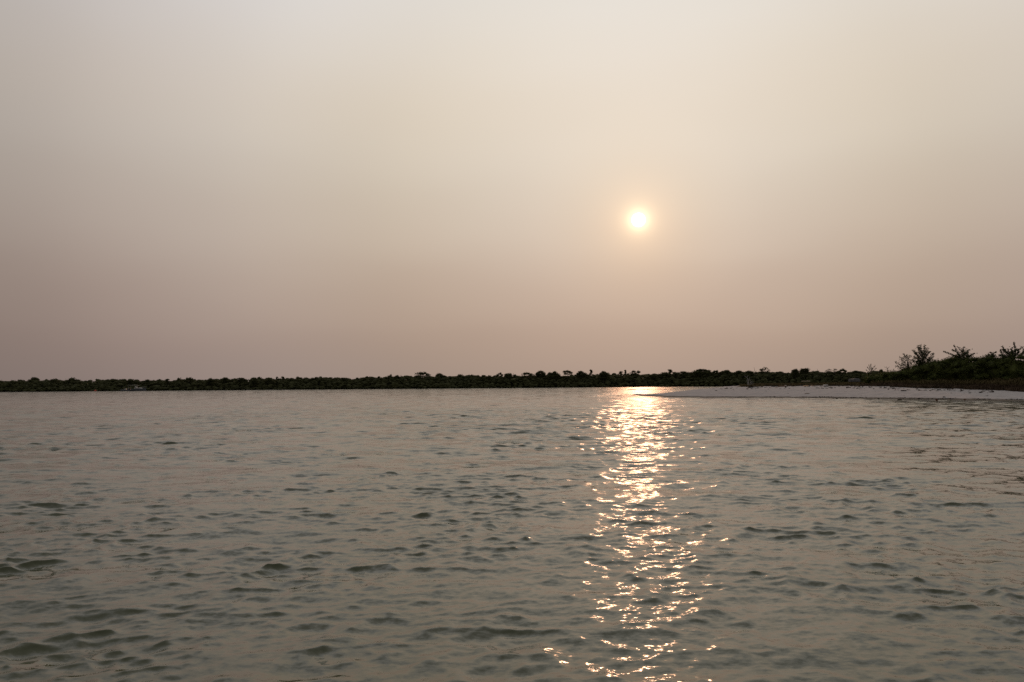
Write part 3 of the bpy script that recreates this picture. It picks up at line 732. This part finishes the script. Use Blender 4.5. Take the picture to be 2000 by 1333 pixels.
slab('plastic_sheet', 1549, 752.2, 6, .5, .09, 'blue_litter', 'pale bluish flat sheet beside the black stump', 'litter')
slab('foam_block', 1573.5, 755.0, 9, .35, .20, 'tan_foam', 'tan block of foam, biggest of the beach litter', 'foam block', .05)
slab('litter_slab', 1587, 754.0, 6.5, .3, .14, 'tan_foam', 'jagged tan piece right of the foam block', 'litter', -.1, -.12, .14)
slab('weathered_board', 1592, 755.4, 9, .3, .11, 'white_litter', 'flat whitish board just below the jagged tan piece', 'board', .05)
slab('cloth_bundle', 1612.5, 754.0, 8, .4, .20, 'white_litter', 'pale grey bundle lying in front of the dark scrub', 'bundle', .05, -.04, .06, .02)
p_ = ground(1574, 128); o = slab('weathered_board', 1574, 755.4, 18, .35, .12, 'pale_wood', 'long pale board lying on the dune above the foam block', 'board', .05, 0, .06); o.location = (p_.x, p_.y, at(1574, 745.3, 128).z); 
p_ = ground(1668.5, 118); o = slab('stone_block', 1668, 755, 21, .8, .46, 'grey_stone', 'long grey block standing in the grass of the dune', 'stone block', .08, 0, .05); o.location = (p_.x, p_.y, at(1668.5, 745.6, 118).z)
log('driftwood_log', 1576.5, 769.6, 10, .035, 'brown_wood', 'thin twig with an upright stub alone on the clean sand', .02, .1)
log('driftwood_log', 1765, 764.4, 11, .06, 'black_wood', 'dark log on the sand below the sparse round leaved tree', .02, .05, False)
log('driftwood_log', 1834, 762.5, 8, .05, 'black_wood', 'dark stick on the sand at the edge of the red brown scrub', .02, .05, False)
slab('weathered_board', 1822, 758.4, 17, .3, .09, 'white_litter', 'long whitish board among the red brown scrub', 'board', .04, 0, .06)
def stone(px, py, wpx, hpx, mat, name, label, cat, onl=True):
    p = on_land(px, py) if onl else None
    if p is None: d = ray(px, py); k = -CAM_H / d.z; p = Vector((0, 0, CAM_H)) + d * k
    s = wpx / FPX * p.y / 2; h = hpx / FPX * p.y
    v, f = ICO[2]; dd = 1 + .14 * np.sin(v @ np.array([3., 4., 2.]) + px) + .08 * np.sin(v @ np.array([-6., 5., 7.]))
    b = MB(); b.add(v * np.array([s, s * .8, h * .6]) * dd[:, None] + np.array([0, 0, h * .35]), f); o = b.build(name, M[mat], None, True); o.location = p; tag(o, label, cat); return o
stone(1795, 779.4, 5, 1.8, 'black_wood', 'dark_stone', 'flat black stone at the edge of the water', 'stone')
stone(1844, 776.6, 5, 1.8, 'grey_stone', 'grey_stone', 'grey stone on the sand just above the floating brown lump', 'stone')
stone(1829.5, 783.6, 4.2, 3.6, 'husk', 'floating_husk', 'small round reddish brown lump floating just off the beach', 'husk', False)
stone(1884, 781.6, 4, 1.8, 'husk', 'reddish_stone', 'small reddish lump on the wet sand at right', 'stone')
stone(1634.5, 779.6, 4, 1.3, 'black_wood', 'weed_clump', 'small dark weed clump floating below the foam block', 'weed', False)
stone(1716, 779.8, 3.6, 1.4, 'black_wood', 'weed_clump', 'small dark weed clump floating near the arched branch', 'weed', False)
d_ = ray(1758, 781.6); p_ = Vector((0, 0, CAM_H)) + d_ * (-CAM_H / d_.z)
b = MB(); s_ = 5.2 / FPX * p_.y; b.tube([(s_ * math.cos(t) * -1, .05 * math.sin(t * 3), -.06 + s_ * .42 * math.sin(t)) for t in np.linspace(0, math.pi, 9)], [.05, .055, .055, .05, .05, .045, .04, .03, .02], 7)
o = b.build('arched_branch', M['bark'], None, True); o.location = p_; tag(o, 'dark branch arching out of the shallow water off the beach', 'driftwood')

# ------------------------------------------------------------------ moored boats and buoy
M['hull'] = mat_principled('hull_paint', (.13, .14, .17), .45, .15, 2)
M['white_paint'] = mat_principled('white_paint', (.55, .54, .52), .4, .06, 3)
M['steel'] = mat_principled('steel_tube', (.35, .35, .36), .35, .1, 5)
M['canvas'] = mat_principled('canvas', (.34, .34, .34), .8, .1, 4)
M['window'] = mat_principled('boat_window', (.02, .025, .03), .1, .1, 3, .5)
M['buoy_red'] = mat_principled('buoy_red', (.55, .07, .04), .5, .15, 5)
M['motor'] = mat_principled('outboard_black', (.03, .03, .032), .4, .1, 5)
def hull_mesh(L, Bm, H, rise):
    """hard-chined hull: bow at +x"""
    b = MB(); n = 12; v = []; f = []
    for k in range(n):
        s = k / (n - 1); x = (s - .5) * L; w = Bm / 2 * (1 - max(0, (s - .45) / .55) ** 2.2); hz = H * (.78 + .0 * s) + rise * max(0, s - .4) ** 1.4
        ov = .5 * max(0, s - .8)
        v += [(x, 0, -.30), (x, w * .75, -.12), (x + ov, w, hz), (x + ov, w * .86, hz + .04), (x + ov, 0, hz + .02), (x + ov, -w * .86, hz + .04), (x + ov, -w, hz), (x, -w * .75, -.12)]
    for k in range(n - 1):
        for j in range(8): f.append((k * 8 + j, k * 8 + (j + 1) % 8, k * 8 + 8 + (j + 1) % 8, k * 8 + 8 + j))
    f.append(tuple(range(8))[::-1]); f.append(tuple((n - 1) * 8 + j for j in range(8))); b.add(v, f); return b
BY = 402.0
pb = at(269, 762, BY); pb.z = 0.0
boat = empty('motorboat', pb); tag(boat, 'dark motorboat with white cabin top and canopy moored off the left mangroves', 'boat')
hull_mesh(8.4, 2.6, 1.25, 1.0).build('hull', M['hull'], boat)
b = MB(); b.add([(-1.4, -1.0, 1.0), (2.6, -.5, 1.25), (2.6, .5, 1.25), (-1.4, 1.0, 1.0), (-1.2, -.85, 1.75), (1.0, -.45, 1.72), (1.0, .45, 1.72), (-1.2, .85, 1.75)], [(3, 2, 1, 0), (4, 5, 6, 7), (0, 1, 5, 4), (1, 2, 6, 5), (2, 3, 7, 6), (3, 0, 4, 7)])
cab = b.build('cabin', M['white_paint'], boat)
for k, x in enumerate((-.8, .0, .7)):
    b = MB(); b.box((x, -.86 + .16 * (x + .8) - .02, 1.42), (.5, .05, .22), .2); b.build('window', M['window'], cab)
b = MB(); b.add([(-1.1, -.8, 1.75), (-.2, -.62, 1.75), (-.2, .62, 1.75), (-1.1, .8, 1.75), (-1.3, -.75, 2.2), (-.9, -.62, 2.15), (-.9, .62, 2.15), (-1.3, .75, 2.2)], [(3, 2, 1, 0), (4, 5, 6, 7), (0, 1, 5, 4), (1, 2, 6, 5), (2, 3, 7, 6), (3, 0, 4, 7)])
b.build('windscreen', M['white_paint'], boat)
b = MB(); n = 6; vv = [((k / 5 - .5) * 5.2 - 2.2, s * 1.1, 2.78 + .12 * math.cos((k / 5 - .5) * 3) - (.05 if abs(s) == 1 else 0) + zz_) for zz_ in (0, .09) for k in range(n) for s in (-1, 0, 1)]
f = []
for lay in (0, 18):
    for k in range(5):
        for j in range(2): q = (lay + k * 3 + j, lay + k * 3 + j + 1, lay + k * 3 + 4 + j, lay + k * 3 + 3 + j); f.append(q if lay else q[::-1])
for k in range(5):
    f += [(k * 3, k * 3 + 3, 21 + k * 3, 18 + k * 3), (k * 3 + 5, k * 3 + 2, 20 + k * 3, 23 + k * 3)]
f += [(0, 18, 19, 1), (1, 19, 20, 2), (15, 16, 34, 33), (16, 17, 35, 34)]
b.add(vv, f); can = b.build('canopy', M['canvas'], boat)
for x in (-4.1, -.4):
    for s in (-1, 1):
        b = MB(); b.tube([(x, s * 1.1, 1.0), (x - .2, s * 1.05, 2.8)], .045, 6); b.build('pole', M['steel'], can)
b = MB()
for s in (-1, 1):
    b.tube([(1.4, s * 1.0, 1.55), (2.8, s * .75, 1.95), (4.6, 0, 2.2)], .04, 5)
    for x, w_, z_ in ((1.6, .98, 1.3), (2.8, .74, 1.5), (3.9, .32, 1.75)): b.tube([(x, s * w_, z_), (x, s * w_, z_ + .42)], .03, 5)
b.build('bow_rail', M['steel'], boat)
for s in (-.45, .45):
    b = MB(); b.box((-4.35, s, 1.15), (.45, .38, .7), 0, .1); b.box((-4.45, s, .4), (.2, .16, 1.3), 0, .1); b.build('outboard', M['motor'], boat)
ps = at(244.5, 762.6, BY - 3); ps.z = 0.0
sk = empty('skiff', ps, R(180 + 6)); tag(sk, 'small low grey skiff lying behind the stern of the motorboat', 'boat')
hull_mesh(4.4, 1.5, .72, .5).build('hull', M['hull'], sk)
b = MB(); b.box((-.3, 0, .95), (.7, .7, .75), 0, .05); b.build('console', M['white_paint'], sk)
for k, x in enumerate((-1.2, .5)):
    b = MB(); b.tube([(x, -.5, .5), (x, -.5, 1.35), (x, .5, 1.35), (x, .5, .5)], .05, 6); b.build('rail', M['steel'], sk)
b = MB(); b.box((-2.3, 0, .85), (.4, .34, .6), 0, .1); b.box((-2.35, 0, .2), (.16, .14, 1.0), 0, .1); b.build('outboard', M['motor'], sk)
pq = at(186, 763, 396); pq.z = 0.0
bu = empty('mooring_buoy', pq); tag(bu, 'red mooring buoy floating off the mangroves left of the motorboat', 'buoy')
v, f = ICO[2]; b = MB(); b.add(v * np.array([.56, .56, .52]) + np.array([0, 0, .22]), f); b.build('float', M['buoy_red'], bu, True)
b = MB(); b.tube([(.15, 0, .65), (.15, 0, .95), (.32, 0, 1.0), (.38, 0, .75)], .05, 6); b.build('ring', M['steel'], bu)
